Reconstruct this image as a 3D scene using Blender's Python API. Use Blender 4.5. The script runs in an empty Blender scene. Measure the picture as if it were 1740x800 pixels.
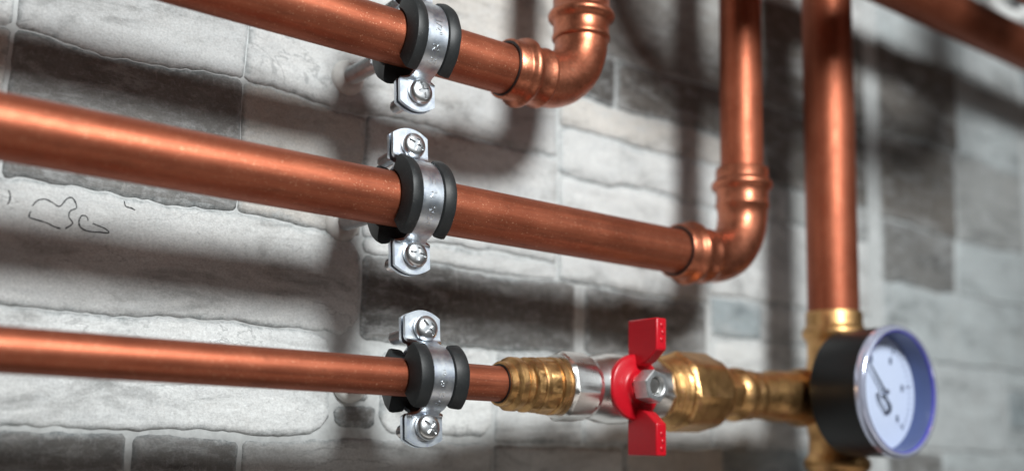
import bpy, bmesh, math, random
from mathutils import Vector, Matrix, noise

S = 0.001            # all dimensions below are millimetres
sc = bpy.context.scene
col = sc.collection
rad = math.radians

# ------------------------------------------------------------------ camera
YAW, PITCH, ROLL = rad(52.3305), rad(7.9582), rad(1.0675)
F = Vector((math.cos(YAW)*math.cos(PITCH), math.sin(YAW)*math.cos(PITCH), math.sin(PITCH)))
R = Vector((math.sin(YAW), -math.cos(YAW), 0.0))
U = R.cross(F)
R, U = math.cos(ROLL)*R + math.sin(ROLL)*U, -math.sin(ROLL)*R + math.cos(ROLL)*U
cd = bpy.data.cameras.new('camera')
cam = bpy.data.objects.new('camera', cd)
col.objects.link(cam)
M4 = Matrix((R, U, -F)).transposed().to_4x4()
M4.translation = Vector((0.0, -364.44, -100.72))*S
cam.matrix_world = M4
cd.sensor_width = 36.0
cd.lens = 1837.76/1740*36.0
cd.shift_y = (516.65-400.0)/1740
cd.clip_start = 0.01
cd.clip_end = 50.0
cd.dof.use_dof = True
cd.dof.focus_distance = 0.438
cd.dof.aperture_fstop = 4.0
sc.camera = cam

# ------------------------------------------------------------------ world and lamps
w = bpy.data.worlds.new('World')
sc.world = w
w.use_nodes = True
w.node_tree.nodes['Background'].inputs[0].default_value = (1.0, 0.90, 0.80, 1)
w.node_tree.nodes['Background'].inputs[1].default_value = 0.03

def area(name, loc, target, size, power, colour, shape='DISK', size_y=None):
    d = bpy.data.lights.new(name, 'AREA')
    d.shape = shape
    d.size = size
    if size_y: d.size_y = size_y
    d.energy = power
    d.color = colour
    o = bpy.data.objects.new(name, d)
    col.objects.link(o)
    o.location = Vector(loc)*S
    o.rotation_euler = (Vector(target)-Vector(loc)).to_track_quat('-Z', 'Y').to_euler()
    return o

area('key_softbox', (205, -650, 350), (420, 30, 20), 0.19, 8.2, (0.97, 1.0, 0.995))
area('low_strip', (300, -400, -560), (300, 0, -20), 1.4, 0.75, (1.0, 0.93, 0.86), 'RECTANGLE', 0.13)
area('side_fill', (690, -720, 300), (330, 0, 0), 0.5, 0.55, (0.88, 0.95, 1.0))

sc.view_settings.view_transform = 'Standard'
sc.view_settings.look = 'None'
sc.view_settings.gamma = 1.0
sc.view_settings.exposure = 0.0
sc.view_settings.use_curve_mapping = False

# ------------------------------------------------------------------ material helpers
def new_mat(name):
    m = bpy.data.materials.new(name)
    m.use_nodes = True
    nt = m.node_tree
    b = nt.nodes['Principled BSDF']
    return m, nt, b

def N(nt, kind, **kw):
    n = nt.nodes.new(kind)
    for k, v in kw.items():
        if k in n.inputs: n.inputs[k].default_value = v
        else: setattr(n, k, v)
    return n

def coords(nt, scale=(1, 1, 1), kind='Object', rnd=False):
    tc = N(nt, 'ShaderNodeTexCoord')
    mp = N(nt, 'ShaderNodeMapping')
    mp.inputs['Scale'].default_value = scale
    nt.links.new(tc.outputs[kind], mp.inputs['Vector'])
    if rnd:
        oi = N(nt, 'ShaderNodeObjectInfo')
        mul = N(nt, 'ShaderNodeMath', operation='MULTIPLY'); mul.inputs[1].default_value = 37.0
        nt.links.new(oi.outputs['Random'], mul.inputs[0])
        nt.links.new(mul.outputs[0], mp.inputs['Location'])
    return mp.outputs[0]

def tex(nt, vec, scale, detail=4, rough=0.55, dist=0.0):
    n = N(nt, 'ShaderNodeTexNoise')
    n.inputs['Scale'].default_value = scale
    n.inputs['Detail'].default_value = detail
    n.inputs['Roughness'].default_value = rough
    n.inputs['Distortion'].default_value = dist
    nt.links.new(vec, n.inputs['Vector'])
    return n.outputs[0]

def ramp(nt, src, stops):
    r = N(nt, 'ShaderNodeValToRGB')
    el = r.color_ramp.elements
    while len(el) < len(stops): el.new(0.5)
    for e, (p, c) in zip(el, stops):
        e.position = p
        e.color = (c, c, c, 1) if isinstance(c, (int, float)) else (*c, 1)
    nt.links.new(src, r.inputs[0])
    return r.outputs[0]

def mix(nt, fac, a, b, mode='MIX'):
    m = N(nt, 'ShaderNodeMix', data_type='RGBA', blend_type=mode)
    for sock, v in ((m.inputs[0], fac), (m.inputs[6], a), (m.inputs[7], b)):
        if isinstance(v, bpy.types.NodeSocket): nt.links.new(v, sock)
        elif isinstance(v, (int, float)): sock.default_value = v
        else: sock.default_value = (*v, 1)
    return m.outputs[2]

def bump(nt, b, src, strength, dist):
    bp = N(nt, 'ShaderNodeBump')
    bp.inputs['Strength'].default_value = strength
    bp.inputs['Distance'].default_value = dist
    nt.links.new(src, bp.inputs['Height'])
    nt.links.new(bp.outputs[0], b.inputs['Normal'])

def copper(name, stretch, c0, c1, rough, tarnish=(0.17, 0.055, 0.032), met=0.78):
    m, nt, b = new_mat(name)
    v = coords(nt)
    vs = coords(nt, stretch)
    big = tex(nt, v, 45, 5, 0.6)
    fine = tex(nt, v, 2600, 3, 0.6)
    streak = tex(nt, vs, 900, 4, 0.6)
    c = mix(nt, ramp(nt, big, [(0.35, 0), (0.68, 1)]), c0, c1)
    c = mix(nt, ramp(nt, streak, [(0.45, 0), (0.75, 0.45)]), c, tarnish)
    band = tex(nt, coords(nt, tuple(0.012 if q < 0.1 else q for q in stretch)), 260, 3, 0.6)
    c = mix(nt, ramp(nt, band, [(0.50, 0), (0.66, 0.40)]), c, tarnish)
    c = mix(nt, ramp(nt, fine, [(0.66, 0), (0.74, 0.6)]), c, (0.80, 0.46, 0.29))
    fleck = tex(nt, v, 1500, 2, 0.5)
    c = mix(nt, ramp(nt, fleck, [(0.66, 0), (0.72, 0.7)]), c, (0.85, 0.48, 0.30))
    mid = tex(nt, coords(nt, tuple(0.25 if q < 0.1 else q for q in stretch)), 420, 5, 0.65)
    c = mix(nt, ramp(nt, mid, [(0.55, 0), (0.70, 0.50)]), c, tarnish)
    nt.links.new(c, b.inputs['Base Color'])
    b.inputs['Metallic'].default_value = met
    b.inputs['Specular IOR Level'].default_value = 0.3
    mx = N(nt, 'ShaderNodeMath', operation='MULTIPLY_ADD')
    nt.links.new(mix(nt, 0.5, ramp(nt, mid, [(0.3, 0), (0.75, 1)]), ramp(nt, big, [(0.3, 0), (0.7, 1)])), mx.inputs[0])
    mx.inputs[1].default_value = 0.20
    mx.inputs[2].default_value = rough
    nt.links.new(mx.outputs[0], b.inputs['Roughness'])
    h = mix(nt, 0.5, streak, fine)
    bump(nt, b, h, 0.22, 0.00012)
    return m

def metal(name, c0, c1, rough, rvar, nscale, bs=0.15, bd=0.0001, bscale=300, extra=None):
    m, nt, b = new_mat(name)
    v = coords(nt)
    n = tex(nt, v, nscale, 5, 0.6)
    c = mix(nt, ramp(nt, n, [(0.35, 0), (0.65, 1)]), c0, c1)
    if extra:
        n2 = tex(nt, v, nscale*2.3, 4, 0.65, 0.4)
        c = mix(nt, ramp(nt, n2, [(0.56, 0), (0.66, extra[1])]), c, extra[0])
    nt.links.new(c, b.inputs['Base Color'])
    b.inputs['Metallic'].default_value = 1.0
    mx = N(nt, 'ShaderNodeMath', operation='MULTIPLY_ADD')
    nt.links.new(n, mx.inputs[0])
    mx.inputs[1].default_value = rvar
    mx.inputs[2].default_value = rough
    nt.links.new(mx.outputs[0], b.inputs['Roughness'])
    bump(nt, b, tex(nt, v, bscale, 4, 0.6), bs, bd)
    return m

def plain(name, c, rough, nscale=400, var=0.15, bs=0.1, bd=0.0001, spec=0.5, dust=None, coat=0.0):
    m, nt, b = new_mat(name)
    v = coords(nt)
    n = tex(nt, v, nscale, 5, 0.6)
    lo = tuple(x*(1-var) for x in c)
    hi = tuple(min(1, x*(1+var)) for x in c)
    cc = mix(nt, n, lo, hi)
    if dust:
        d = tex(nt, v, 2200, 2, 0.5)
        cc = mix(nt, ramp(nt, d, [(0.67, 0), (0.75, dust)]), cc, (0.45, 0.44, 0.42))
    nt.links.new(cc, b.inputs['Base Color'])
    b.inputs['Roughness'].default_value = rough
    b.inputs['Specular IOR Level'].default_value = spec
    b.inputs['Coat Weight'].default_value = coat
    bump(nt, b, n, bs, bd)
    return m

MT = {}
MT['copper_x'] = copper('copper_along', (0.04, 1, 1), (0.35, 0.094, 0.048), (0.43, 0.128, 0.068), 0.38)
MT['copper_z'] = copper('copper_upright', (1, 1, 0.04), (0.35, 0.094, 0.048), (0.43, 0.128, 0.068), 0.39)
MT['copper_fit'] = copper('copper_fitting', (0.6, 1, 0.6), (0.44, 0.138, 0.074), (0.56, 0.20, 0.115), 0.28, met=0.9)
MT['brass'] = metal('brass', (0.52, 0.295, 0.118), (0.72, 0.43, 0.185), 0.30, 0.24, 120, 0.5, 0.0008, 190, ((0.50, 0.22, 0.13), 0.5))
MT['zinc'] = metal('zinc_plate', (0.62, 0.68, 0.76), (0.80, 0.84, 0.88), 0.27, 0.20, 260, 0.25, 0.00012, 900, ((0.52, 0.54, 0.72), 0.5))
MT['screw'] = metal('screw_zinc', (0.66, 0.68, 0.70), (0.80, 0.81, 0.82), 0.26, 0.14, 500, 0.2, 0.0001, 700)
MT['nut'] = metal('nut_zinc', (0.60, 0.62, 0.63), (0.74, 0.75, 0.76), 0.36, 0.15, 300, 0.2, 0.0001, 500)
MT['nickel'] = metal('nickel_plate', (0.74, 0.72, 0.69), (0.86, 0.85, 0.83), 0.22, 0.16, 120, 0.2, 0.0003, 180)
MT['rubber'] = plain('black_rubber', (0.014, 0.016, 0.017), 0.50, 300, 0.3, 0.25, 0.0002, 0.5, dust=0.25)
MT['red'] = plain('red_plastic', (0.52, 0.006, 0.016), 0.34, 500, 0.12, 0.10, 0.0001, 0.5)
MT['black'] = plain('gauge_black', (0.008, 0.009, 0.010), 0.42, 300, 0.2, 0.08, 0.0001, 0.3)
MT['oring'] = plain('black_seal', (0.012, 0.011, 0.011), 0.5)
MT['dial'] = plain('dial_white', (0.88, 0.92, 0.96), 0.5, 200, 0.02, 0, 0)
MT['tickink'] = plain('tick_ink', (0.13, 0.15, 0.20), 0.5)
MT['ink'] = plain('dial_ink', (0.03, 0.035, 0.05), 0.5)
MT['plug'] = plain('white_plug', (0.80, 0.79, 0.76), 0.4)
MT['hose'] = plain('white_hose', (0.78, 0.79, 0.78), 0.45)
MT['mortar'] = plain('mortar', (0.56, 0.58, 0.58), 0.85, 260, 0.35, 0.5, 0.0006, 0.2)
MT['crack'] = plain('dark_crack', (0.055, 0.058, 0.06), 0.8, 900, 0.6)
MT['bezel'] = plain_b = plain('bezel_blue', (0.60, 0.64, 0.86), 0.16, 60, 0.25, 0.03, 0.0001, 0.8, coat=0.6)
plain_b.node_tree.nodes['Principled BSDF'].inputs['Metallic'].default_value = 0.55
m, nt, b = new_mat('gauge_glass')
nt.nodes.remove(b)
fr = N(nt, 'ShaderNodeMath', operation='MULTIPLY'); fr.inputs[1].default_value = 0.12
lw = N(nt, 'ShaderNodeLayerWeight'); lw.inputs[0].default_value = 0.5
nt.links.new(lw.outputs['Facing'], fr.inputs[0])
tr = N(nt, 'ShaderNodeBsdfTransparent'); tr.inputs[0].default_value = (0.93, 0.95, 1.0, 1)
gl = N(nt, 'ShaderNodeBsdfGlossy'); gl.inputs['Roughness'].default_value = 0.03
ms = N(nt, 'ShaderNodeMixShader')
nt.links.new(fr.outputs[0], ms.inputs[0]); nt.links.new(tr.outputs[0], ms.inputs[1]); nt.links.new(gl.outputs[0], ms.inputs[2])
nt.links.new(ms.outputs[0], nt.nodes['Material Output'].inputs[0])
MT['glass'] = m
MT['rimline'] = plain('rim_blue', (0.07, 0.06, 0.42), 0.25, 60, 0.1, 0.02, 0.0001)
MT['innerring'] = plain('inner_slate', (0.10, 0.13, 0.25), 0.28, 60, 0.2, 0.02, 0.0001)

# stone: colour comes from the object, mottling, frosting and layering from noise
m, nt, b = new_mat('wall_stone')
oi = N(nt, 'ShaderNodeObjectInfo')
OC = oi.outputs['Color']
v = coords(nt, rnd=True)
vl = coords(nt, (0.45, 1, 1.3), rnd=True)
n1 = tex(nt, vl, 42, 9, 0.66, 0.6)
n2 = tex(nt, v, 300, 7, 0.75)
n3 = tex(nt, v, 1100, 3, 0.6)
n4 = tex(nt, vl, 95, 10, 0.75, 0.4)
c = mix(nt, 1.0, OC, ramp(nt, n1, [(0.34, 0.50), (0.48, 0.97), (0.64, 1.15)]), 'MULTIPLY')
c = mix(nt, ramp(nt, n4, [(0.49, 0), (0.63, 0.85)]), c, mix(nt, 0.60, OC, (0.55, 0.57, 0.58)))
c = mix(nt, ramp(nt, n2, [(0.52, 0), (0.64, 0.55)]), c, mix(nt, 0.45, OC, (0.60, 0.62, 0.63)))
c = mix(nt, ramp(nt, n2, [(0.36, 0.30), (0.46, 0)]), c, mix(nt, 0.5, OC, (0.13, 0.135, 0.135)))
# worn mottled margin
ea = N(nt, 'ShaderNodeAttribute', attribute_name='edge')
sm = N(nt, 'ShaderNodeMath', operation='MULTIPLY_ADD'); sm.inputs[1].default_value = 1.5
nt.links.new(n4, sm.inputs[0]); nt.links.new(ea.outputs['Fac'], sm.inputs[2])
mar = ramp(nt, sm.outputs[0], [(0.70, 0.75), (0.98, 0.0)])
mm = mix(nt, ramp(nt, n2, [(0.42, 0), (0.60, 1)]), (0.26, 0.29, 0.30), (0.60, 0.63, 0.64))
c = mix(nt, mar, c, mm)
c = mix(nt, 1.0, c, ramp(nt, n3, [(0.3, 0.84), (0.7, 1.12)]), 'MULTIPLY')
# thin broken veins along a noise contour
vn = tex(nt, vl, 17, 6, 0.62, 0.7)
vein = ramp(nt, vn, [(0.490, 0), (0.496, 0.55), (0.502, 0.0)])
brk = ramp(nt, n1, [(0.45, 0), (0.55, 1)])
vm = N(nt, 'ShaderNodeMath', operation='MULTIPLY'); nt.links.new(vein, vm.inputs[0]); nt.links.new(brk, vm.inputs[1])
c = mix(nt, vm.outputs[0], c, (0.20, 0.21, 0.215))
# pale scratches
vs_ = tex(nt, coords(nt, (1.6, 1, 0.35), rnd=True), 30, 4, 0.6, 1.2)
c = mix(nt, ramp(nt, vs_, [(0.545, 0), (0.550, 0.30), (0.555, 0.0)]), c, (0.58, 0.57, 0.55))
st = tex(nt, v, 22, 4, 0.6)
c = mix(nt, ramp(nt, st, [(0.55, 0), (0.80, 0.18)]), c, (0.40, 0.36, 0.31))
nt.links.new(c, b.inputs['Base Color'])
b.inputs['Roughness'].default_value = 0.62
b.inputs['Specular IOR Level'].default_value = 0.35
bump(nt, b, mix(nt, 0.55, n1, mix(nt, 0.5, n4, n2)), 0.85, 0.0022)
MT['stone'] = m

# ------------------------------------------------------------------ mesh helpers
def obj(name, verts, faces, mat, parent=None, origin=(0, 0, 0), smooth=35, bevel=0.0, segs=2, recalc=True):
    me = bpy.data.meshes.new(name)
    o3 = Vector(origin)
    me.from_pydata([(Vector(p)-o3)*S for p in verts], [], faces)
    if recalc:
        bm = bmesh.new(); bm.from_mesh(me)
        bmesh.ops.recalc_face_normals(bm, faces=bm.faces)
        bm.to_mesh(me); bm.free()
    if smooth:
        me.shade_smooth()
        me.set_sharp_from_angle(angle=rad(smooth))
    me.materials.append(MT[mat])
    o = bpy.data.objects.new(name, me)
    col.objects.link(o)
    if parent: o.parent = parent
    else: o.location = o3*S
    if bevel:
        md = o.modifiers.new('bevel', 'BEVEL')
        md.width = bevel*S; md.segments = segs; md.limit_method = 'ANGLE'; md.angle_limit = rad(40)
    return o

def thing(name, label, cat, loc, group=None):
    o = bpy.data.objects.new(name, None)
    o.empty_display_size = 0.01
    col.objects.link(o)
    o.location = Vector(loc)*S
    o['label'] = label; o['category'] = cat
    if group: o['group'] = group
    return o

def loft(A, B, loops, seg=48, up=(0, 0, 1), caps=True, rot=0.0):
    """loops: (t mm from A, radius, sides) ; sides 0 = round, else regular polygon with that corner radius"""
    A, B = Vector(A), Vector(B)
    d = (B-A).normalized()
    upv = Vector(up)
    a = (upv - d*upv.dot(d)).normalized()
    c_ = d.cross(a)
    vs, fs = [], []
    for lp in loops:
        t, r = lp[0], lp[1]
        sides = lp[2] if len(lp) > 2 else 0
        for k in range(seg):
            th = 2*math.pi*k/seg
            rr = r
            if sides:
                w_ = 2*math.pi/sides
                ph = (th % w_) - w_/2
                rr = r*math.cos(w_/2)/math.cos(ph)
                if sides == 8 or sides == 10: rr = rr*0.85 + r*0.975*0.15
            th += rot
            vs.append(A + d*t + (a*math.cos(th) + c_*math.sin(th))*rr)
    n = len(loops)
    for i in range(n-1):
        for k in range(seg):
            k2 = (k+1) % seg
            fs.append((i*seg+k, i*seg+k2, (i+1)*seg+k2, (i+1)*seg+k))
    if caps:
        fs.append(tuple(range(seg))[::-1])
        fs.append(tuple(range((n-1)*seg, n*seg)))
    return vs, fs

def tube(pts, radii, seg=40, caps=True):
    pts = [Vector(p) for p in pts]
    n = len(pts)
    if isinstance(radii, (int, float)): radii = [radii]*n
    vs, fs = [], []
    t0 = (pts[1]-pts[0]).normalized()
    ref = Vector((0, 1, 0)) if abs(t0.y) < 0.8 else Vector((0, 0, 1))
    a = (ref - t0*ref.dot(t0)).normalized()
    for i in range(n):
        if i == 0: t = t0
        elif i == n-1: t = (pts[-1]-pts[-2]).normalized()
        else: t = ((pts[i]-pts[i-1]).normalized() + (pts[i+1]-pts[i]).normalized())
        if t.length < 1e-9: t = t0
        t = t.normalized()
        a = (a - t*a.dot(t)).normalized()
        b_ = t.cross(a)
        for k in range(seg):
            th = 2*math.pi*k/seg
            vs.append(pts[i] + (a*math.cos(th) + b_*math.sin(th))*radii[i])
        t0 = t
    for i in range(n-1):
        for k in range(seg):
            k2 = (k+1) % seg
            fs.append((i*seg+k, i*seg+k2, (i+1)*seg+k2, (i+1)*seg+k))
    if caps:
        fs.append(tuple(range(seg))[::-1]); fs.append(tuple(range((n-1)*seg, n*seg)))
    return vs, fs

def pipe_pts(A, B, n):
    A, B = Vector(A), Vector(B)
    return [A.lerp(B, i/n) for i in range(n+1)]

def prism(poly, axis, a0, a1):
    """poly of 2-D points; axis 0: (y,z) extruded in x, axis 1: (x,z) extruded in y"""
    vs = []
    for q in (a0, a1):
        for p in poly:
            vs.append((q, p[0], p[1]) if axis == 0 else (p[0], q, p[1]))
    n = len(poly)
    fs = [tuple(range(n))[::-1], tuple(range(n, 2*n))]
    for i in range(n):
        j = (i+1) % n
        fs.append((i, j, n+j, n+i))
    return vs, fs

# ------------------------------------------------------------------ the wall
WY = 55.0
vs, fs = prism([(-260, -330), (1250, -330), (1250, 480), (-260, 480)], 1, WY+1.3, WY+14)
wall = obj('wall', vs, fs, 'mortar', smooth=0)
wall['kind'] = 'structure'
wall['label'] = 'light and dark grey stone facing behind the copper pipes'

VL, L_, LB = (0.72, 0.735, 0.73), (0.64, 0.65, 0.645), (0.58, 0.555, 0.52)
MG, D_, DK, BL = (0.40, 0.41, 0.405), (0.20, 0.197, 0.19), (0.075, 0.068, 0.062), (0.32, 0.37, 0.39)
DB = (0.17, 0.155, 0.14)  # dark brown-grey, holds painted shadow for the upper right stones

def wob(t, key, amp):
    return amp*(noise.noise(Vector((t*0.020, key*1.37, 3.1)))*1.6 + 0.45*noise.noise(Vector((t*0.085, key*2.11, 9.7))) + 0.40*noise.noise(Vector((t*0.26, key*1.7, 5.7))) + 0.26*noise.noise(Vector((t*0.6, key*1.9, 2.7))))

def stone(x0, x1, z0, z1, shade, gap=0.6, amp=2.0, round_=1.5):
    nx = max(10, int((x1-x0)/2.6)); nz = max(7, int((z1-z0)/4.0))
    us = [0, .012, .03] + [0.03 + 0.94*i/nx for i in range(1, nx)] + [.97, .988, 1]
    ws = [0, .03, .07] + [0.07 + 0.86*i/nz for i in range(1, nz)] + [.93, .97, 1]
    seed = random.random()*100
    vs, fs, ed = [], [], []
    W, H = x1-x0, z1-z0
    for j, v_ in enumerate(ws):
        for i, u in enumerate(us):
            x = x0 + gap/2 + u*(W-gap)
            z = z0 + v_*H
            x += wob(z, x0*0.11 if u < 0.5 else x1*0.11, 0.8)*abs(2*u-1)
            zb = z0 + gap/2 + wob(x, z0*0.11, amp)
            zt = z1 - gap/2 + wob(x, z1*0.11, amp)
            # rounded corners
            e = min(u, 1-u)*W
            k = round_*max(0.0, 1-e/round_)**2 if e < round_ else 0.0
            zb += k; zt -= k
            z = zb + v_*(zt-zb)
            edge = min(min(u, 1-u)*W, min(v_, 1-v_)*H)
            y = WY + (1.15*(1-min(1.0, edge/1.6))**2)
            y += 0.55*noise.noise(Vector((x*0.045+seed, z*0.07, 0))) + 0.32*noise.noise(Vector((x*0.22+seed, z*0.25, 0)))
            vs.append((x, y, z)); ed.append(edge)
    nu, nw = len(us), len(ws)
    for j in range(nw-1):
        for i in range(nu-1):
            fs.append((j*nu+i, j*nu+i+1, (j+1)*nu+i+1, (j+1)*nu+i))
    # skirt
    ring = [i for i in range(nu)] + [(j+1)*nu-1 for j in range(1, nw)] + [(nw-1)*nu+i for i in range(nu-2, -1, -1)] + [j*nu for j in range(nw-2, 0, -1)]
    base = len(vs)
    for r_ in ring: vs.append((vs[r_][0], WY+3.0, vs[r_][2]))
    for k in range(len(ring)):
        k2 = (k+1) % len(ring)
        fs.append((ring[k], base+k, base+k2, ring[k2]))
    o = obj('stone', vs, fs, 'stone', parent=wall, smooth=60)
    at = o.data.attributes.new('edge', 'FLOAT', 'POINT')
    at.data.foreach_set('value', [min(1.0, e_/10.0) for e_ in ed] + [0.0]*len(ring))
    j = 1 + 0.06*(random.random()-0.5)
    o.color = (shade[0]*j, shade[1]*j, shade[2]*j, 1)
    return o

random.seed(5)
cols = [
 # (x0, x1, [ (ztop, zbot, [(x splits end, shade), ...]) ... ])
 (-180, 86.5, [(145, 100, [(-40, L_), (86.5, MG)]), (100, 53, [(-70, D_), (86.5, L_)]), (53, -3, [(10, L_), (86.5, LB)]),
               (-94, -140, [(-30, L_), (20, D_)]), (-50, -94, [(-60, L_)])]),
 (87.5, 352.5, [(190, 145, [(205, L_), (352.5, MG)]), (145, 100, [(150, MG), (270, L_), (352.5, LB)]),
               (100, 53, [(178.6, (0.52, 0.53, 0.53)), (352.5, (0.55, 0.555, 0.55))]),
               (53, -3, [(178.6, D_), (238, LB), (352.5, L_)])]),
]
for x0, x1, rows in cols:
    for zt, zb, sp in rows:
        a = x0
        for xe, sh in sp:
            stone(a, xe, zb, zt, sh); a = xe
# middle and lower courses left of the risers
slab = stone(-60, 238, -50, -3, L_, amp=2.0, round_=9)
stone(238.5, 366, -50, -12, D_, amp=2.2, round_=2.5)
stone(238.5, 352.5, -12, -3, L_, amp=1.2, round_=2)
stone(-60, 226, -94, -50, (0.78, 0.80, 0.80), amp=1.8, round_=8)
stone(250, 314.5, -92, -50, VL, amp=1.5, round_=8)
stone(315.5, 372, -94, -50, L_, amp=1.5)
stone(231, 245, -78, -70, MG, amp=1.0, round_=2)
stone(228, 248.5, -90, -80, D_, amp=1.4, round_=2.5)
stone(20, 139.5, -140, -95, D_, amp=1.6, round_=2)
stone(141.5, 185, -140, -96, D_, amp=1.6, round_=2)
stone(186.5, 314.5, -140, -95, L_, amp=1.8, round_=2.5)
stone(315.5, 400, -140, -95, L_, amp=1.8)
# second field, behind the elbows and the valve
DN = (0.27, 0.26, 0.245)  # stone grey lowered to put shadow into the colour
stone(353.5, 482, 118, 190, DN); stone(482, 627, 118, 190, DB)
stone(353.5, 393, 89, 118, DK); stone(394, 482, 89, 118, DB)  # brown tones with the upper right shadow painted in
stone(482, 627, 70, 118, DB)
stone(353.5, 482, 71, 89, LB, amp=1.4); stone(353.5, 450, 46, 71, L_, amp=2.2); stone(450, 540, 46, 70, L_, amp=1.4); stone(540, 627, 46, 70, MG)
stone(353.5, 468, -12, 46, L_, amp=2.0); stone(468, 627, -6, 46, L_, amp=1.4)
stone(372.5, 466, -46, -12, D_, amp=2.0, round_=2.5); stone(470, 514, -29, -7, BL, amp=1.2); stone(514, 627, -29, -6, L_)
stone(470, 627, -60, -29, VL, amp=1.5); stone(372.5, 470, -94, -46, L_); stone(470, 560, -94, -60, L_); stone(560, 627, -94, -60, VL)
stone(400.5, 480, -140, -94, LB); stone(480, 560, -140, -94, BL); stone(560, 627, -140, -94, L_)
LR, VR = (0.52, 0.565, 0.575), (0.58, 0.62, 0.63)
# third field, right of the tall riser
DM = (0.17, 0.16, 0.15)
stone(642, 745, 128, 192, DB, amp=3); stone(745, 838, 128, 192, LR, amp=3); stone(642, 738, 64, 128, DB, amp=3); stone(738, 838, 64, 128, MG, amp=3)  # left stones darkened, shadow put into their tone
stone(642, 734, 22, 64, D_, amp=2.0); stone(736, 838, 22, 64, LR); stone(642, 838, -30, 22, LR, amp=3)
stone(642, 800, -92, -30, VR); stone(800, 838, -45, -30, LR); stone(802, 832, -75, -45, BL, amp=1.2)
stone(800, 838, -92, -75, LR, amp=1)
stone(642, 708, -130, -94, D_, amp=2); stone(708, 838, -130, -92, LR, amp=2)
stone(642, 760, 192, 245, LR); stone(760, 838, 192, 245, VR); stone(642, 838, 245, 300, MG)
# fourth field
for k, (zb, zt) in enumerate(((-130, -70), (-70, -20), (-20, 40), (40, 95), (95, 150), (150, 200), (200, 250), (250, 310), (310, 360))):
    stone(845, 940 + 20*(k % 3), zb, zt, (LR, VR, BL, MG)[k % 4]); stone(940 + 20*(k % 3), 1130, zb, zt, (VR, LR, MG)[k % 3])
# courses above and below the view
for k, (zb, zt) in enumerate(((190, 240), (240, 290), (290, 345))):
    a = -180
    while a < 627:
        e = min(627, a + random.choice((70, 95, 120))); e = 627 if 627-e < 40 else e
        stone(a, e, zb, zt, random.choice((L_, L_, MG, D_, VL))); a = e
for k, (zb, zt) in enumerate(((-185, -140), (-230, -185))):
    a = -180
    while a < 838:
        e = min(838, a + random.choice((70, 95, 120))); e = 838 if 838-e < 40 else e
        stone(a, e, zb, zt, random.choice((L_, MG, D_, VL))); a = e

# thin dark cracks drawn on the big light slab (unprojected outline, in wall mm)
from mathutils.bvhtree import BVHTree
slab_tree = BVHTree.FromPolygons([v_.co for v_ in slab.data.vertices], [tuple(p.vertices) for p in slab.data.polygons])
def surf(x, z):
    h = slab_tree.ray_cast(Vector((x*S, 0, z*S)), Vector((0, 1, 0)))
    return h[0].y/S if h[0] else WY
def crack(pts, wd=0.35):
    P = [Vector((p[0], 0, p[1])) for p in pts]
    q = []
    for i in range(len(P)-1):
        for k in range(5):
            t = k/5
            p0 = P[max(i-1, 0)]; p1 = P[i]; p2 = P[i+1]; p3 = P[min(i+2, len(P)-1)]
            q.append(0.5*((2*p1)+(p2-p0)*t+(2*p0-5*p1+4*p2-p3)*t*t+(3*p1-p0-3*p2+p3)*t**3))
    q.append(P[-1])
    vs, fs = [], []
    for i, p in enumerate(q):
        t = (q[min(i+1, len(q)-1)]-q[max(i-1, 0)]).normalized()
        n_ = Vector((-t.z, 0, t.x))
        ww = wd*(0.55+0.9*abs(noise.noise(Vector((i*0.37, p.x, 0)))))
        if i in (0, len(q)-1): ww *= 0.2
        ys = min(surf(p.x, p.z), surf(p.x+n_.x*ww, p.z+n_.z*ww), surf(p.x-n_.x*ww, p.z-n_.z*ww)) - 0.04
        vs += [(p.x+n_.x*ww, ys, p.z+n_.z*ww), (p.x-n_.x*ww, ys, p.z-n_.z*ww), (p.x, ys+0.8, p.z)]
    for i in range(len(q)-1):
        a = i*3
        fs += [(a, a+1, a+4, a+3), (a+1, a+2, a+5, a+4), (a+2, a, a+3, a+5)]
    return obj('crack', vs, fs, 'crack', parent=wall, smooth=0)
crack([(98.4, -12.7), (100.2, -10.2), (102.9, -9.3), (105.5, -10.2), (108.1, -11.2), (110.6, -7.8), (112.7, -7.5), (114.2, -10.7), (112.0, -12.4), (111.7, -14.7), (113.2, -16.7), (112.0, -18.3), (109.9, -19.5), (107.2, -19.2), (104.0, -18.1), (99.8, -17.4), (97.7, -16.8), (98.1, -14.5)])
crack([(115.6, -15.0), (116.4, -13.5), (118.1, -13.5), (119.3, -15.4), (122.1, -16.3), (125.4, -17.2), (126.9, -18.6), (123.3, -18.9), (119.0, -19.1), (116.3, -18.1), (115.5, -16.4), (115.6, -15.0)])
crack([(89.9, -7.9), (90.6, -9.5), (90.6, -11.7), (89.9, -13.4)])
crack([(131.8, -5.1), (132.6, -7.3), (135.2, -7.8), (137.6, -9.3)])

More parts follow.
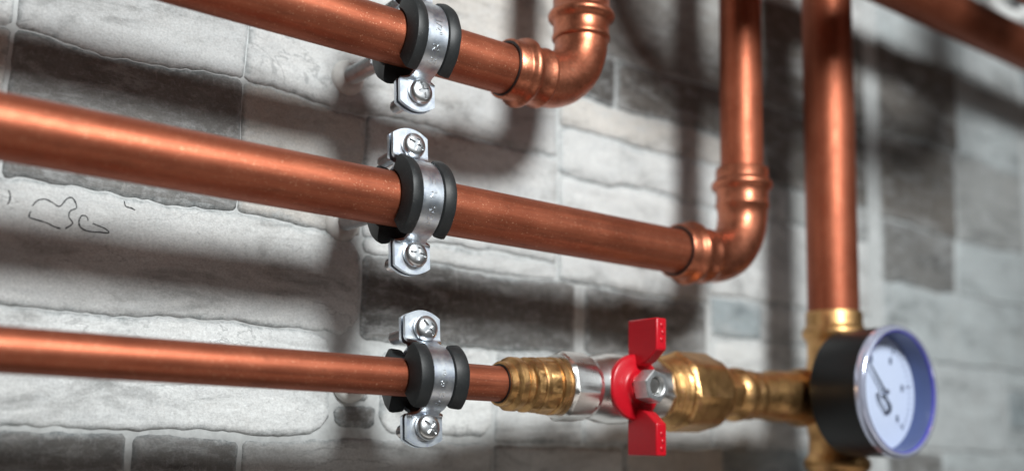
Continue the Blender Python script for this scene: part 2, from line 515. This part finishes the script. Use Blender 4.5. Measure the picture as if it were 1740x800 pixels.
# ------------------------------------------------------------------ copper pipe runs
def elbow_path(cx, cy, cz, leg, rb, du=Vector((-1, 0, 0)), dv=Vector((0, 0, 1))):
    """centre line from the -x leg, round the corner, up the +z leg; profile radii (press fitting)"""
    c_ = Vector((cx, cy, cz))
    prof = [(leg, 11.05), (leg, 12.35), (leg-0.5, 12.75), (leg-5.5, 12.75), (leg-6.4, 13.1), (leg-7.3, 14.4), (leg-8.6, 15.0), (leg-10.0, 14.9),
            (leg-11.2, 13.9), (leg-12.0, 12.9), (leg-13, 12.6), (leg-18.0, 12.6), (leg-19.2, 13.1), (leg-20.2, 13.1), (leg-21.2, 12.3), (rb+0.2, 11.9)]
    pts, rr = [], []
    for t, r in prof:
        pts.append(c_ + du*t); rr.append(r)
    o = c_ + du*rb + dv*rb
    for k in range(1, 16):
        a = k/16*math.pi/2
        pts.append(o - dv*rb*math.cos(a) - du*rb*math.sin(a)); rr.append(11.85)
    for t, r in reversed(prof):
        pts.append(c_ + dv*t); rr.append(r)
    return pts, rr

def tube_frame(pts, radii, tang, seg=48):
    """tube with the tangents given (needed where profile points coincide)"""
    vs, fs = [], []
    n = len(pts)
    a = Vector((0, 1, 0))
    for i in range(n):
        t = tang[i]
        b_ = t.cross(a).normalized()
        for k in range(seg):
            th = 2*math.pi*k/seg
            vs.append(pts[i] + (a*math.cos(th) + b_*math.sin(th))*radii[i])
    for i in range(n-1):
        for k in range(seg):
            k2 = (k+1) % seg
            fs.append((i*seg+k, i*seg+k2, (i+1)*seg+k2, (i+1)*seg+k))
    return vs, fs

def make_elbow(parent, org, c_, leg, rb, scale=1.0, du=Vector((-1, 0, 0)), dv=Vector((0, 0, 1)), seed=0.0):
    pts, rr = elbow_path(c_[0], c_[1], c_[2], leg, rb, du, dv)
    rr = [11.05*scale if r == 11.05 else (r+0.55)*scale for r in rr]
    np_ = 16
    tg = [-du]*np_
    for k in range(1, 16):
        a = k/16*math.pi/2
        tg.append((-du*math.cos(a) + dv*math.sin(a)).normalized())
    tg += [dv]*np_
    vs, fs = tube_frame(pts, rr, tg)
    # hand pressed dents
    out = []
    for i, p in enumerate(vs):
        cpt = pts[i//48]
        d = p-cpt
        out.append(cpt + d*(1 + 0.018*noise.noise(Vector((p.x*0.12+seed, p.y*0.12, p.z*0.12))) + 0.010*noise.noise(Vector((p.x*0.34+seed, p.y*0.34, p.z*0.34)))))
    e = obj('elbow', out, fs, 'copper_fit', parent, org, smooth=50)
    for d in (du, dv):
        q = Vector(c_) + d*(leg-0.1)
        v2, f2 = loft(q, q+d, [(0, 11.0*scale), (0.45, 11.15*scale), (0.5, 12.2*scale), (0, 12.3*scale)], caps=False)
        obj('seal_ring', v2, f2, 'oring', e, org)
    return e

# upper run
org = (229, 0, 67.1)
t = thing('copper_pipe', 'copper pipe along the top, bending upward at a short elbow right of its clamp', 'pipe', org, 'copper pipe runs')
vs, fs = tube(pipe_pts((-120, 0, 67.1), (290, 0, 67.1), 60), 11.0); obj('pipe', vs, fs, 'copper_x', t, org)
make_elbow(t, org, (319.2, 0, 67.6), 44.5, 23)
vs, fs = tube(pipe_pts((319.2, 0, 98), (319.2, 0, 420), 40), 11.0); obj('riser', vs, fs, 'copper_z', t, org)
# middle run
org = (229, 0, 0)
t = thing('copper_pipe', 'long copper pipe across the middle, bending upward at an elbow near the tall pipe', 'pipe', org, 'copper pipe runs')
vs, fs = tube(pipe_pts((-120, 0, 0), (400, 0, 0), 70), 11.0); obj('pipe', vs, fs, 'copper_x', t, org)
make_elbow(t, org, (432.1, 0, 0.2), 50, 25, 1.02, seed=5.0)
vs, fs = tube(pipe_pts((432.1, 0, 34), (432.1, 0, 420), 40), 11.0); obj('riser', vs, fs, 'copper_z', t, org)
# thin lower pipe
org = (238, -1.6, -71)
t = thing('copper_pipe', 'thin copper pipe at the bottom, running into the brass coupling of the valve', 'pipe', org, 'copper pipe runs')
vs, fs = tube(pipe_pts((-120, -1.6, -71), (284, -1.6, -71), 60), 7.5); obj('pipe', vs, fs, 'copper_x', t, org)
# tall riser and the pipe it turns into
org = (507, -1.4, -18)
t = thing('copper_pipe', 'thick upright copper pipe rising from the brass tee behind the gauge', 'pipe', org, 'copper pipe runs')
vs, fs = tube(pipe_pts((506.5, -1.4, -40), (506.5, -1.4, 420), 60), 14.0); obj('riser', vs, fs, 'copper_z', t, org)
vs, fs = loft((506.5, -1.4, 0), (506.5, -1.4, 1), [(171, 14.02), (171, 15.2), (172, 15.6), (214, 15.6), (215, 15.2), (215, 14.02)], 48, up=(0, 1, 0), caps=False)
tp = obj('branch_tee', vs, fs, 'copper_fit', t, org)
vs, fs = loft((506.5, -1.4, 193), (600, -1.4, 193), [(8, 15.5), (27, 15.5), (28, 15.1), (28, 14.02)], 48, caps=False)
obj('branch_sleeve', vs, fs, 'copper_fit', tp, org)
vs, fs = tube(pipe_pts((516, -1.4, 193), (1150, -1.4, 193), 50), 14.0); obj('pipe', vs, fs, 'copper_x', t, org)

# unseen big pipe, inferred and added above the view to shade the upper right
def bend(p0, corner, p1, r, n=12):
    a, c_, b_ = Vector(p0), Vector(corner), Vector(p1)
    u, v_ = (a-c_).normalized(), (b_-c_).normalized()
    o = c_ + u*r + v_*r
    return [o - v_*r*math.cos(k/n*math.pi/2) - u*r*math.sin(k/n*math.pi/2) for k in range(n+1)]
org = (480, -100, 166)
t = thing('copper_pipe', 'unseen large copper pipe added above the view to cast the upper right shadow', 'pipe', org)
pp = [Vector((350, -100, 480)), Vector((350, -100, 300))] + bend((350, -100, 300), (350, -100, 166), (610, -100, 166), 45) + bend((350, -100, 166), (610, -100, 166), (610, -100, 300), 45) + [Vector((610, -100, 300)), Vector((610, -100, 480))]
vs, fs = tube(pp, 21.0); obj('pipe', vs, fs, 'copper_x', t, org)

# ------------------------------------------------------------------ pipe clamps
def sweep_arc(section, phi0, phi1, steps, side):
    """closed (x, r) section swept about the x axis; side -1 front (towards -y), +1 rear"""
    vs, fs = [], []
    n = len(section)
    for i in range(steps+1):
        th = phi0 + (phi1-phi0)*i/steps
        for x, r in section:
            vs.append((x, side*r*math.cos(th), r*math.sin(th)))
    for i in range(steps):
        for k in range(n):
            k2 = (k+1) % n
            fs.append((i*n+k, i*n+k2, (i+1)*n+k2, (i+1)*n+k))
    fs.append(tuple(range(n))[::-1]); fs.append(tuple(range(steps*n, (steps+1)*n)))
    return vs, fs

def half_band(rb, ear, zc, side):
    """steel half band with two ears: rows of (y, z, half width) along the strip"""
    top = []
    wE, wB = 8.3, 4.7
    ends = [(0.02, ear), (0.25, ear), (0.5, ear), (0.72, ear), (0.9, ear), (1.0, ear)]
    rows = []
    for k in range(0, 9):
        x = math.sin(k/8*math.pi/2)          # 0..1 half width fraction
        rows.append((-1.6, ear - 3.0*x*x, max(0.15, wE*x)))
    rows.append((-1.6, rb+6.0, wE)); rows.append((-1.6, rb+3.4, wE)); rows.append((-1.62, rb+2.6, wE)); rows.append((-1.75, rb+1.7, wE)); rows.append((-2.1, rb+1.05, wE*0.98)); rows.append((-2.5, rb+0.75, wE*0.74))
    rows.append((-3.2, rb+0.4, wE*0.60))
    a0 = math.acos(4.6/rb)
    for k in range(0, 15):
        th = a0*(1-k/14)
        rows.append((-rb*math.cos(th), rb*math.sin(th), wB))
    full = rows + [(y, -z, w_) for y, z, w_ in reversed(rows[:-1])]
    P = [Vector((0, y, z)) for y, z, _ in full]
    vs, fs = [], []
    n = len(full)
    TH = 0.75
    for i, (y, z, w_) in enumerate(full):
        tg = (P[min(i+1, n-1)]-P[max(i-1, 0)]).normalized()
        nr = Vector((0, tg.z, -tg.y))
        m_ = 6
        for s_ in (1, -1):
            for k in range(m_+1):
                x = -w_ + 2*w_*k/m_
                p = P[i] + nr*TH*s_
                vs.append((x, p.y if side < 0 else -p.y, p.z))
    m2 = 14
    for i in range(n-1):
        for k in range(6):
            a = i*m2+k; b_ = (i+1)*m2+k
            fs.append((a, a+1, b_+1, b_)); fs.append((a+7, b_+7, b_+8, a+8))
        fs.append((i*m2, (i+1)*m2, (i+1)*m2+7, i*m2+7)); fs.append((i*m2+6, i*m2+13, (i+1)*m2+13, (i+1)*m2+6))
    fs.append(tuple(list(range(0, 7)) + list(range(13, 6, -1)))); e = (n-1)*m2
    fs.append(tuple(list(range(e, e+7)) + list(range(e+13, e+6, -1))))
    return vs, fs

# one pan head with a cross recess, shared by every clamp screw
def make_head():
    lo = [(0, 5.0), (0.5, 5.25), (1.6, 5.25), (2.4, 5.0), (3.1, 4.3), (3.55, 3.2), (3.75, 1.8), (3.8, 0.05)]
    vs, fs = loft((0, 0, 0), (0, -1, 0), lo, 40)
    h = obj('head_source', vs, fs, 'screw', smooth=40)
    vs, fs = prism([(-3.7, -0.62), (3.7, -0.62), (3.7, 0.62), (-3.7, 0.62)], 1, -2.5, -6)
    c1 = obj('cut_source', vs, fs, 'screw', smooth=0)
    vs, fs = prism([(-0.75, -2.7), (0.75, -2.7), (0.75, 2.7), (-0.75, 2.7)], 1, -2.2, -6)
    c2 = obj('cut_source', vs, fs, 'screw', smooth=0)
    for c_ in (c1, c2):
        md = h.modifiers.new('cut', 'BOOLEAN'); md.operation = 'DIFFERENCE'; md.object = c_; md.solver = 'EXACT'
    dg = bpy.context.evaluated_depsgraph_get(); dg.update()
    me = bpy.data.meshes.new_from_object(h.evaluated_get(dg))
    me.shade_smooth(); me.set_sharp_from_angle(angle=rad(32))
    for o in (h, c1, c2): bpy.data.objects.remove(o)
    me.name = 'screw_head'
    return me
HEAD = make_head()

def thread_profile(t0, t1, r, pitch=1.0, depth=0.45):
    out = [(t0, r-depth)]
    t_ = t0
    while t_ < t1-pitch:
        out += [(t_+pitch*0.45, r), (t_+pitch*0.55, r), (t_+pitch, r-depth)]
        t_ += pitch
    out.append((t1, r-depth-0.3))
    return out

def lettering(parent, lines, rb, half):
    """raised characters on the steel band, each line at its own angle round the pipe"""
    for txt, ang, size, turn in lines:
        cu = bpy.data.curves.new('letters', 'FONT')
        cu.body = txt; cu.size = size; cu.align_x = 'CENTER'; cu.align_y = 'CENTER'; cu.resolution_u = 3
        to = bpy.data.objects.new('letters', cu); col.objects.link(to)
        dg = bpy.context.evaluated_depsgraph_get(); dg.update()
        me = bpy.data.meshes.new_from_object(to.evaluated_get(dg))
        bpy.data.objects.remove(to)
        bm = bmesh.new(); bm.from_mesh(me)
        ex = bmesh.ops.extrude_face_region(bm, geom=list(bm.faces))
        tops = [g for g in ex['geom'] if isinstance(g, bmesh.types.BMVert)]
        tset = set(tops)
        for v_ in bm.verts:
            x, y = v_.co.x, v_.co.y
            if turn: x, y = y, -x
            r = rb + (0.25 if v_ in tset else -0.2)
            th = math.radians(ang) + y/rb
            v_.co = Vector((x+half, -r*math.cos(th), r*math.sin(th)))*S
        bmesh.ops.recalc_face_normals(bm, faces=bm.faces)
        bm.to_mesh(me); bm.free()
        me.materials.clear(); me.materials.append(MT['screw'])
        o = bpy.data.objects.new('lettering', me); col.objects.link(o); o.parent = parent

def clamp(loc, rp, ear, label, lines, phi, rubw, tilt, spin, dx=0.0, thick=5.0):
    c_ = thing('pipe_clamp', label, 'pipe clamp', loc, 'rubber lined pipe clamps')
    c_.rotation_euler = (rad(tilt), 0, 0)
    ch = rp + thick                      # channel floor
    ro = rp + thick + 3.1                      # rubber flange
    hw = rubw/2
    sec = [(-hw+0.4, rp+0.03), (hw-0.4, rp+0.03), (hw+0.6, rp+1.0), (hw, ro-2.0), (hw-0.8, ro-0.4), (hw-2.4, ro), (6.6, ro-0.35), (5.3, ro-0.75), (4.9, ro-1.4), (4.86, ch),
           (-4.86, ch), (-4.9, ro-1.4), (-5.3, ro-0.75), (-6.6, ro-0.35), (-hw+2.4, ro), (-hw+0.8, ro-0.4), (-hw, ro-2.0), (-hw-0.6, rp+1.0)]
    for side in (-1, 1):
        vs, fs = sweep_arc(sec, -phi, phi, 28, side)
        out = []
        for p in vs:
            k = 1 + 0.010*noise.noise(Vector((p[0]*0.25, p[1]*0.2, p[2]*0.2+loc[2])))
            out.append((p[0]*k+dx, p[1]*k if abs(p[0]) > 4 else p[1], p[2]*k if abs(p[0]) > 4 else p[2]))
        obj('rubber_lining', out, fs, 'rubber', c_, smooth=38)
    rb = ch + 0.8
    bands = []
    for side in (-1, 1):
        vs, fs = half_band(rb, ear, 0, side)
        vs = [(p[0]+dx*min(1.0, max(0.0, (rb+2.0-abs(p[2]))/2.5)), p[1], p[2]) for p in vs]
        bands.append(obj('steel_band', vs, fs, 'zinc', c_, smooth=38, bevel=0.22))
    lettering(bands[0], lines, rb+0.75, dx)
    for k, zs in enumerate((1, -1)):
        z = zs*(ear-7.6)
        s_ = bpy.data.objects.new('screw', HEAD); col.objects.link(s_); s_.parent = c_
        s_.location = Vector((0.6, -2.4, z))*S
        s_.rotation_euler = (0, rad(spin[k]), 0)
        vs, fs = loft((0, -3, 0), (0, 20, 0), thread_profile(0, 27.0 if zs > 0 else 22.0, 2.9), 20)
        obj('thread', vs, fs, 'screw', s_, smooth=25)
    # stud back to the wall with its socket nut and wall plug
    vs, fs = loft((0, rb-0.2, 0), (0, 80, 0), [(0, 6.0, 6), (0.8, 6.8, 6), (8.5, 6.8, 6), (9.2, 6.2, 6)], 36)
    obj('socket_nut', vs, fs, 'zinc', c_, smooth=25).rotation_euler = (rad(-tilt), 0, 0)
    vs, fs = loft((0, rb+8, 0), (0, 100, 0), thread_profile(0, 57-loc[1]-rb-8, 4.0, 1.4, 0.5), 20)
    obj('threaded_stud', vs, fs, 'screw', c_, smooth=25).rotation_euler = (rad(-tilt), 0, 0)
    y1 = 55.6 - loc[1]
    vs, fs = loft((0, y1-4.2, 0), (0, 100, 0), [(0, 4.1), (0.1, 5.6), (1.2, 7.2), (2.6, 8.0), (4.2, 8.2)], 32)
    obj('wall_collar', vs, fs, 'plug', c_, smooth=40).rotation_euler = (rad(-tilt), 0, 0)
    return c_

clamp((227.5, 0, 67.1), 11.0, 30.5, 'rubber lined steel clamp on the top pipe, its upper ear cut off by the frame',
      [('1/2"', 2, 4.2, True), ('20', -28, 3.6, False), ('-24', -46, 3.4, False)], rad(62), 22, -5, (20, 72), 1.0, 4.6)
clamp((227.5, 0, 0), 11.0, 30.5, 'rubber lined steel clamp with both screws on the long middle pipe',
      [('1/', 14, 4.0, False), ('2"', -5, 3.8, False), ('20-24', -32, 3.6, True)], rad(62), 22, -5, (24, 8), 1.0, 4.6)
clamp((234.8, -1.6, -71), 7.5, 27.3, 'smaller rubber lined steel clamp on the thin lower pipe',
      [('3', 2, 3.4, False), ('8"', -16, 3.4, False), ('15', -34, 3.0, False), ('-2', -50, 3.0, False)], rad(55), 24, -5, (50, 40), 2.0, 5.2)

# ------------------------------------------------------------------ lower line: coupling, valve, union, tee
AX0, AX1 = Vector((271.0, -1.6, -70.9)), Vector((507.0, -1.4, -66.6))
AD = (AX1-AX0).normalized()
def on_axis(x): return AX0 + AD*((x-AX0.x)/AD.x)
def lat(parent, name, mat, loops, org, seg=60, smooth=30, rot=0.0, caps=True, up=(0, 0, 1), bevel=0.0):
    vs, fs = loft(on_axis(0), on_axis(1), loops, seg, up, caps, rot)
    if mat == 'brass':      # pressed and cast unevenness
        for i_, p in enumerate(vs):
            ax = on_axis(p.x); d_ = p-ax
            vs[i_] = ax + d_*(1 + 0.016*noise.noise(p*0.16) + 0.012*noise.noise(p*0.40))
    return obj(name, vs, fs, mat, parent, org, smooth=smooth, bevel=bevel)
k0 = 1/AD.x
def CX(*rows): return X(*[(273.8 + (r[0]-270.6)*0.775,) + tuple(r[1:]) for r in rows])
def X(*rows): return [((r[0])*k0,) + tuple(r[1:]) for r in rows]

org = (290, -1.6, -70.7)
t = thing('press_coupling', 'ribbed brass coupling joining the thin lower pipe to the valve', 'coupling', org)
c1 = lat(t, 'sleeve', 'brass', CX((270.6, 7.6), (270.6, 9.0), (271.2, 9.5), (275.0, 9.6), (275.6, 10.0), (276.4, 11.0), (277.2, 11.5), (281.0, 11.5), (281.8, 11.1), (282.4, 10.2), (283.4, 9.8), (285.4, 9.8), (286.2, 10.3), (286.8, 11.2), (287.6, 11.8)), org, smooth=22)
lat(t, 'pressed_ring', 'brass', CX((287.4, 11.0, 0), (287.8, 12.1, 8), (291.6, 12.3, 8), (292.4, 11.6, 0), (293.2, 11.5, 0), (294.0, 11.9, 0), (296.6, 11.9, 0)), org, smooth=22, rot=0.3)
lat(t, 'seal_ring', 'oring', CX((270.2, 7.5), (270.2, 8.3), (271.0, 8.3)), org, caps=False)
lat(t, 'hexagon', 'brass', CX((296.5, 11.7, 0), (297.2, 12.2, 10), (303.0, 12.6, 10), (303.6, 11.9, 0), (304.6, 11.9, 0), (305.2, 12.7, 0), (308.4, 12.6, 0), (309.2, 11.6, 0), (312.0, 11.6, 0)), org)

org = (339, -1.6, -69.6)
t = thing('ball_valve', 'chrome ball valve with a red butterfly handle in the lower pipe line', 'valve', org)
body = lat(t, 'body', 'nickel', X((304.6, 11.8, 0), (304.6, 14.0, 0), (305.6, 15.0, 8), (306.4, 15.6, 8), (318.0, 15.6, 8), (319.0, 14.8, 0), (321.5, 13.9, 0), (326, 14.3, 0), (331, 15.6, 0), (338, 16.2, 0), (345, 15.8, 0), (351, 14.6, 0), (354, 14.0, 0),
      (356, 14.8, 8), (366, 14.8, 8), (367, 14.0, 0)), org, rot=0.2, smooth=24)
HX, HZ = 339.5, -69.5
vs, fs = loft((HX, -8, HZ), (HX, -30, HZ), [(0, 8.6), (6.5, 8.6), (7, 8.0), (7.4, 6.0), (14, 6.0)], 36)
obj('stem_collar', vs, fs, 'nickel', t, org)
# handle: dished round hub with two blades square to the wall
hd = bpy.data.objects.new('handle', None)
vs, fs = loft((HX, -13.5, HZ), (HX, -40, HZ), [(0, 5.0), (0, 13.9), (0.5, 14.6), (2.0, 14.8), (2.9, 14.5), (3.4, 13.7), (3.8, 11.0), (4.2, 8.2), (5.0, 7.0), (6.8, 6.6), (7.2, 4.0)], 64)
bpy.data.objects.remove(hd)
hub = obj('handle', vs, fs, 'red', t, org, smooth=45)
def blade(s_):
    poly = [(-12.0, HZ+s_*30.2), (-30.2, HZ+s_*30.2), (-30.2, HZ+s_*16.2), (-24.0, HZ+s_*11.2), (-20.0, HZ+s_*9.5), (-14.0, HZ+s_*9.5), (-12.0, HZ+s_*12.5)]
    vs, fs = prism(poly, 0, HX-1.0, HX+5.2)
    b_ = obj('blade', vs, fs, 'red', hub, org, smooth=30, bevel=0.7)
    # raised grip nubs on the outer edge
    for k in range(3):
        z = HZ + s_*(27.0-3.2*k)
        q = Vector((HX+2.1+0.8*(k % 2), -30.0, z))
        v2, f2 = loft(q, q+Vector((0, -1, 0)), [(0, 1.3), (0.35, 1.15), (0.65, 0.7), (0.75, 0.05)], 14)
        obj('grip_nub', v2, f2, 'red', hub, org, smooth=60)
blade(1); blade(-1)
vs, fs = loft((HX+0.4, -21.0, HZ), (HX+0.4, -40, HZ), [(0, 7.0, 6), (0.6, 7.5, 6), (7.9, 7.5, 6), (8.4, 7.0, 6), (8.45, 4.7, 0), (8.0, 4.2, 0), (5.0, 4.1, 0)], 48, rot=0.25)
nut = obj('nut', vs, fs, 'nut', t, org, smooth=22)
vs, fs = loft((HX+0.4, -20, HZ), (HX+0.4, -40, HZ), [(0, 3.9)] + thread_profile(3, 7.4, 3.9, 1.0, 0.4), 24)
obj('stem', vs, fs, 'nickel', t, org, smooth=30)

org = (390, -1.5, -68.9)
t = thing('brass_union', 'big faceted brass union nut between the red handled valve and the tee', 'union nut', org)
lat(t, 'threaded_collar', 'brass', X((365.5, 13.0), (366, 15.2), (367.5, 15.6), (368.5, 15.0), (370, 16.2), (371, 15.6), (372.5, 17.0), (373.5, 16.4), (375.0, 17.4), (377, 17.4)), org)
lat(t, 'nut', 'brass', X((376.0, 17.6, 0), (376.6, 18.6, 8), (378, 19.6, 8), (399, 19.4, 8), (401, 18.6, 8), (403.5, 17.2, 0), (407, 15.0, 0), (409.5, 13.2, 0)), org, rot=0.15)
lat(t, 'hexagon', 'brass', X((409, 12.6, 0), (409.6, 13.0, 6), (417.5, 13.0, 6), (418.2, 12.2, 0)), org, rot=0.35)
lat(t, 'bead', 'brass', X((418, 11.8), (419.5, 12.6), (421, 13.4), (423, 13.6), (425.5, 13.4), (427, 12.6), (429, 12.2), (431, 12.5), (433, 12.6), (435, 12.2), (437, 11.8)), org)

org = (507, -1.4, -66.6)
t = thing('brass_tee', 'brass tee under the thick upright pipe, half hidden behind the gauge', 'tee fitting', org)
tee = lat(t, 'branch', 'brass', X((434, 11.0), (434.5, 11.9), (446, 12.2), (449, 12.9), (452, 13.3), (467, 13.4), (469, 13.4), (471, 14.2), (473.5, 15.2), (476, 15.5), (478.5, 15.2), (480.5, 14.2), (482, 13.6), (484, 13.6), (500, 14.2)), org)
lo = [(-18.6, 14.05), (-18.6, 15.0), (-19.4, 15.4), (-25.5, 15.4), (-27, 15.9), (-28.5, 17.2), (-30.5, 17.6), (-32.5, 17.2), (-34, 15.9), (-36, 14.9), (-45, 14.9), (-50, 15.8), (-82, 15.8), (-88, 14.9), (-96, 14.9),
      (-98, 16.0), (-99.8, 17.4), (-102, 17.8), (-104.5, 17.2), (-106, 15.6), (-114, 15.4)]
vs, fs = loft((507, -1.4, 0), (507, -1.4, -1), [(-a, r) for a, r in lo], 60, up=(0, 1, 0), caps=False)
obj('run', vs, fs, 'brass', t, org, smooth=35)
vs, fs = loft((507, -1.4, -110), (507, -1.4, -111), [(0, 14), (180, 14)], 48, up=(0, 1, 0))
obj('lower_pipe', vs, fs, 'copper_z', t, org)

# ------------------------------------------------------------------ pressure gauge
GX, GZ, GY0, GY1 = 489.0, -65.0, -21.0, -53.5
org = (GX, GY0, GZ)
t = thing('pressure_gauge', 'round black pressure gauge with a white dial and blue tinted rim', 'gauge', org)
vs, fs = loft((GX, GY0, GZ), (GX, -200, GZ), [(0, 1.0), (0, 30.8), (0.8, 32.0), (2.5, 32.6), (28.4, 33.2), (28.4, 31.5)], 96, caps=False)
obj('case', vs, fs, 'black', t, org, smooth=30)
bl = [(27.8, 33.0), (28.0, 33.7), (29.8, 33.9), (31.4, 33.6), (32.6, 32.9), (33.0, 31.8), (32.8, 31.0), (32.2, 30.7)]
vs, fs = loft((GX, GY0, GZ), (GX, -200, GZ), bl, 96, caps=False)
bz = obj('bezel', vs, fs, 'bezel', t, org, smooth=40)
vs, fs = loft((GX, GY0, GZ), (GX, -200, GZ), [(32.25, 30.72), (32.3, 30.3), (31.6, 30.1), (30.9, 30.15), (30.8, 30.6)], 96, caps=False)
obj('rim_line', vs, fs, 'rimline', bz, org, smooth=40)
vs, fs = loft((GX, GY0, GZ), (GX, -200, GZ), [(31.0, 30.3), (22.0, 29.7), (21.5, 29.4), (18.0, 29.6)], 96, caps=False)
obj('inner_ring', vs, fs, 'innerring', bz, org, smooth=40)
vs, fs = loft((GX, GY0-20.4, GZ), (GX, -200, GZ), [(0, 29.5), (0.6, 29.5)], 72)
dial = obj('dial', vs, fs, 'dial', t, org, smooth=30)
vs, fs = loft((GX, GY0-30.4, GZ), (GX, -200, GZ), [(0, 30.6), (1.0, 30.6)], 72)
obj('glass', vs, fs, 'glass', t, org, smooth=30)
DY = GY0-21.0
def on_dial(name, poly, mat='ink', th=0.25, y=DY):
    vs, fs = prism([(GX+a, GZ+b_) for a, b_ in poly], 1, y-0.02, y-0.02-th)
    return obj(name, vs, fs, mat, dial, org, smooth=0)
for k in range(41):
    a = rad(225 - 270*k/40)
    big = k % 8 == 0
    r0, r1, hw = (22.6 if big else 24.2), 26.0, (0.55 if big else 0.22)
    ca, sa = math.cos(a), math.sin(a)
    on_dial('tick', [(r0*ca-hw*sa, r0*sa+hw*ca), (r0*ca+hw*sa, r0*sa-hw*ca), (r1*ca+hw*sa, r1*sa-hw*ca), (r1*ca-hw*sa, r1*sa+hw*ca)], 'tickink')
    if big:
        q = (18.5*ca, 18.5*sa)
        on_dial('mark', [(q[0]-1.0, q[1]-1.7), (q[0]+1.0, q[1]-1.7), (q[0]+1.0, q[1]+1.7), (q[0]-1.0, q[1]+1.7)], 'tickink')
# needle with its forked tail
def bar(p, q, w0, w1):
    d = (Vector(q)-Vector(p)).normalized(); n_ = Vector((-d.y, d.x))
    return [(p[0]+n_.x*w0, p[1]+n_.y*w0), (p[0]-n_.x*w0, p[1]-n_.y*w0), (q[0]-n_.x*w1, q[1]-n_.y*w1), (q[0]+n_.x*w1, q[1]+n_.y*w1)]
nd = on_dial('needle', bar((1, -1.2), (-14.5, 15.5), 0.8, 0.3), th=0.5, y=DY-2.0)
for p, q, w0, w1 in (((-5.5, -0.5), (-4, -5), 0.9, 0.6), ((-4, -5), (1.0, -10), 0.5, 0.6), ((1.0, -10), (4.5, -10), 0.7, 1.1), ((4.5, -10), (5.5, -7), 1.1, 1.1), ((5.5, -7), (0.5, -1.5), 1.0, 0.5)):
    vs, fs = prism([(GX+a, GZ+b_) for a, b_ in bar(p, q, w0*0.7, w1*0.7)], 1, DY-1.2, DY-1.7)
    obj('pointer_loop', vs, fs, 'ink', dial, org, smooth=0)
vs, fs = loft((GX, DY, GZ), (GX, -200, GZ), [(0, 1.6), (3.2, 1.6), (3.8, 1.2), (4.0, 0.1)], 24)
obj('pivot', vs, fs, 'screw', dial, org)
vs, fs = loft((GX+4, 0, GZ), (GX+4, -60, GZ), [(0, 7.0), (16, 7.0)], 30)
obj('stem', vs, fs, 'brass', t, org)

# ------------------------------------------------------------------ white ribbed hose by the upper right pipe
ctr = []
for k in range(0, 151):
    a = rad(200 + 150*k/150)
    ctr.append(Vector((768 + 46*math.cos(a), 26, 276 + 40*math.sin(a))))
ctr += [ctr[-1] + Vector((0.25*k, 0, 0.95*k)) for k in range(1, 70)]
ctr = [ctr[0] + Vector((-0.25*k, 0, 0.95*k)) for k in range(70, 0, -1)] + ctr
rr = [4.6 + 0.7*(1 if (i//2) % 2 else -1) for i in range(len(ctr))]
vs, fs = tube(ctr, rr, 16)
h = obj('ribbed_hose', vs, fs, 'hose', None, tuple(ctr[0]), smooth=40)
h['label'] = 'white ribbed hose looping above the pipe at the upper right corner'; h['category'] = 'hose'
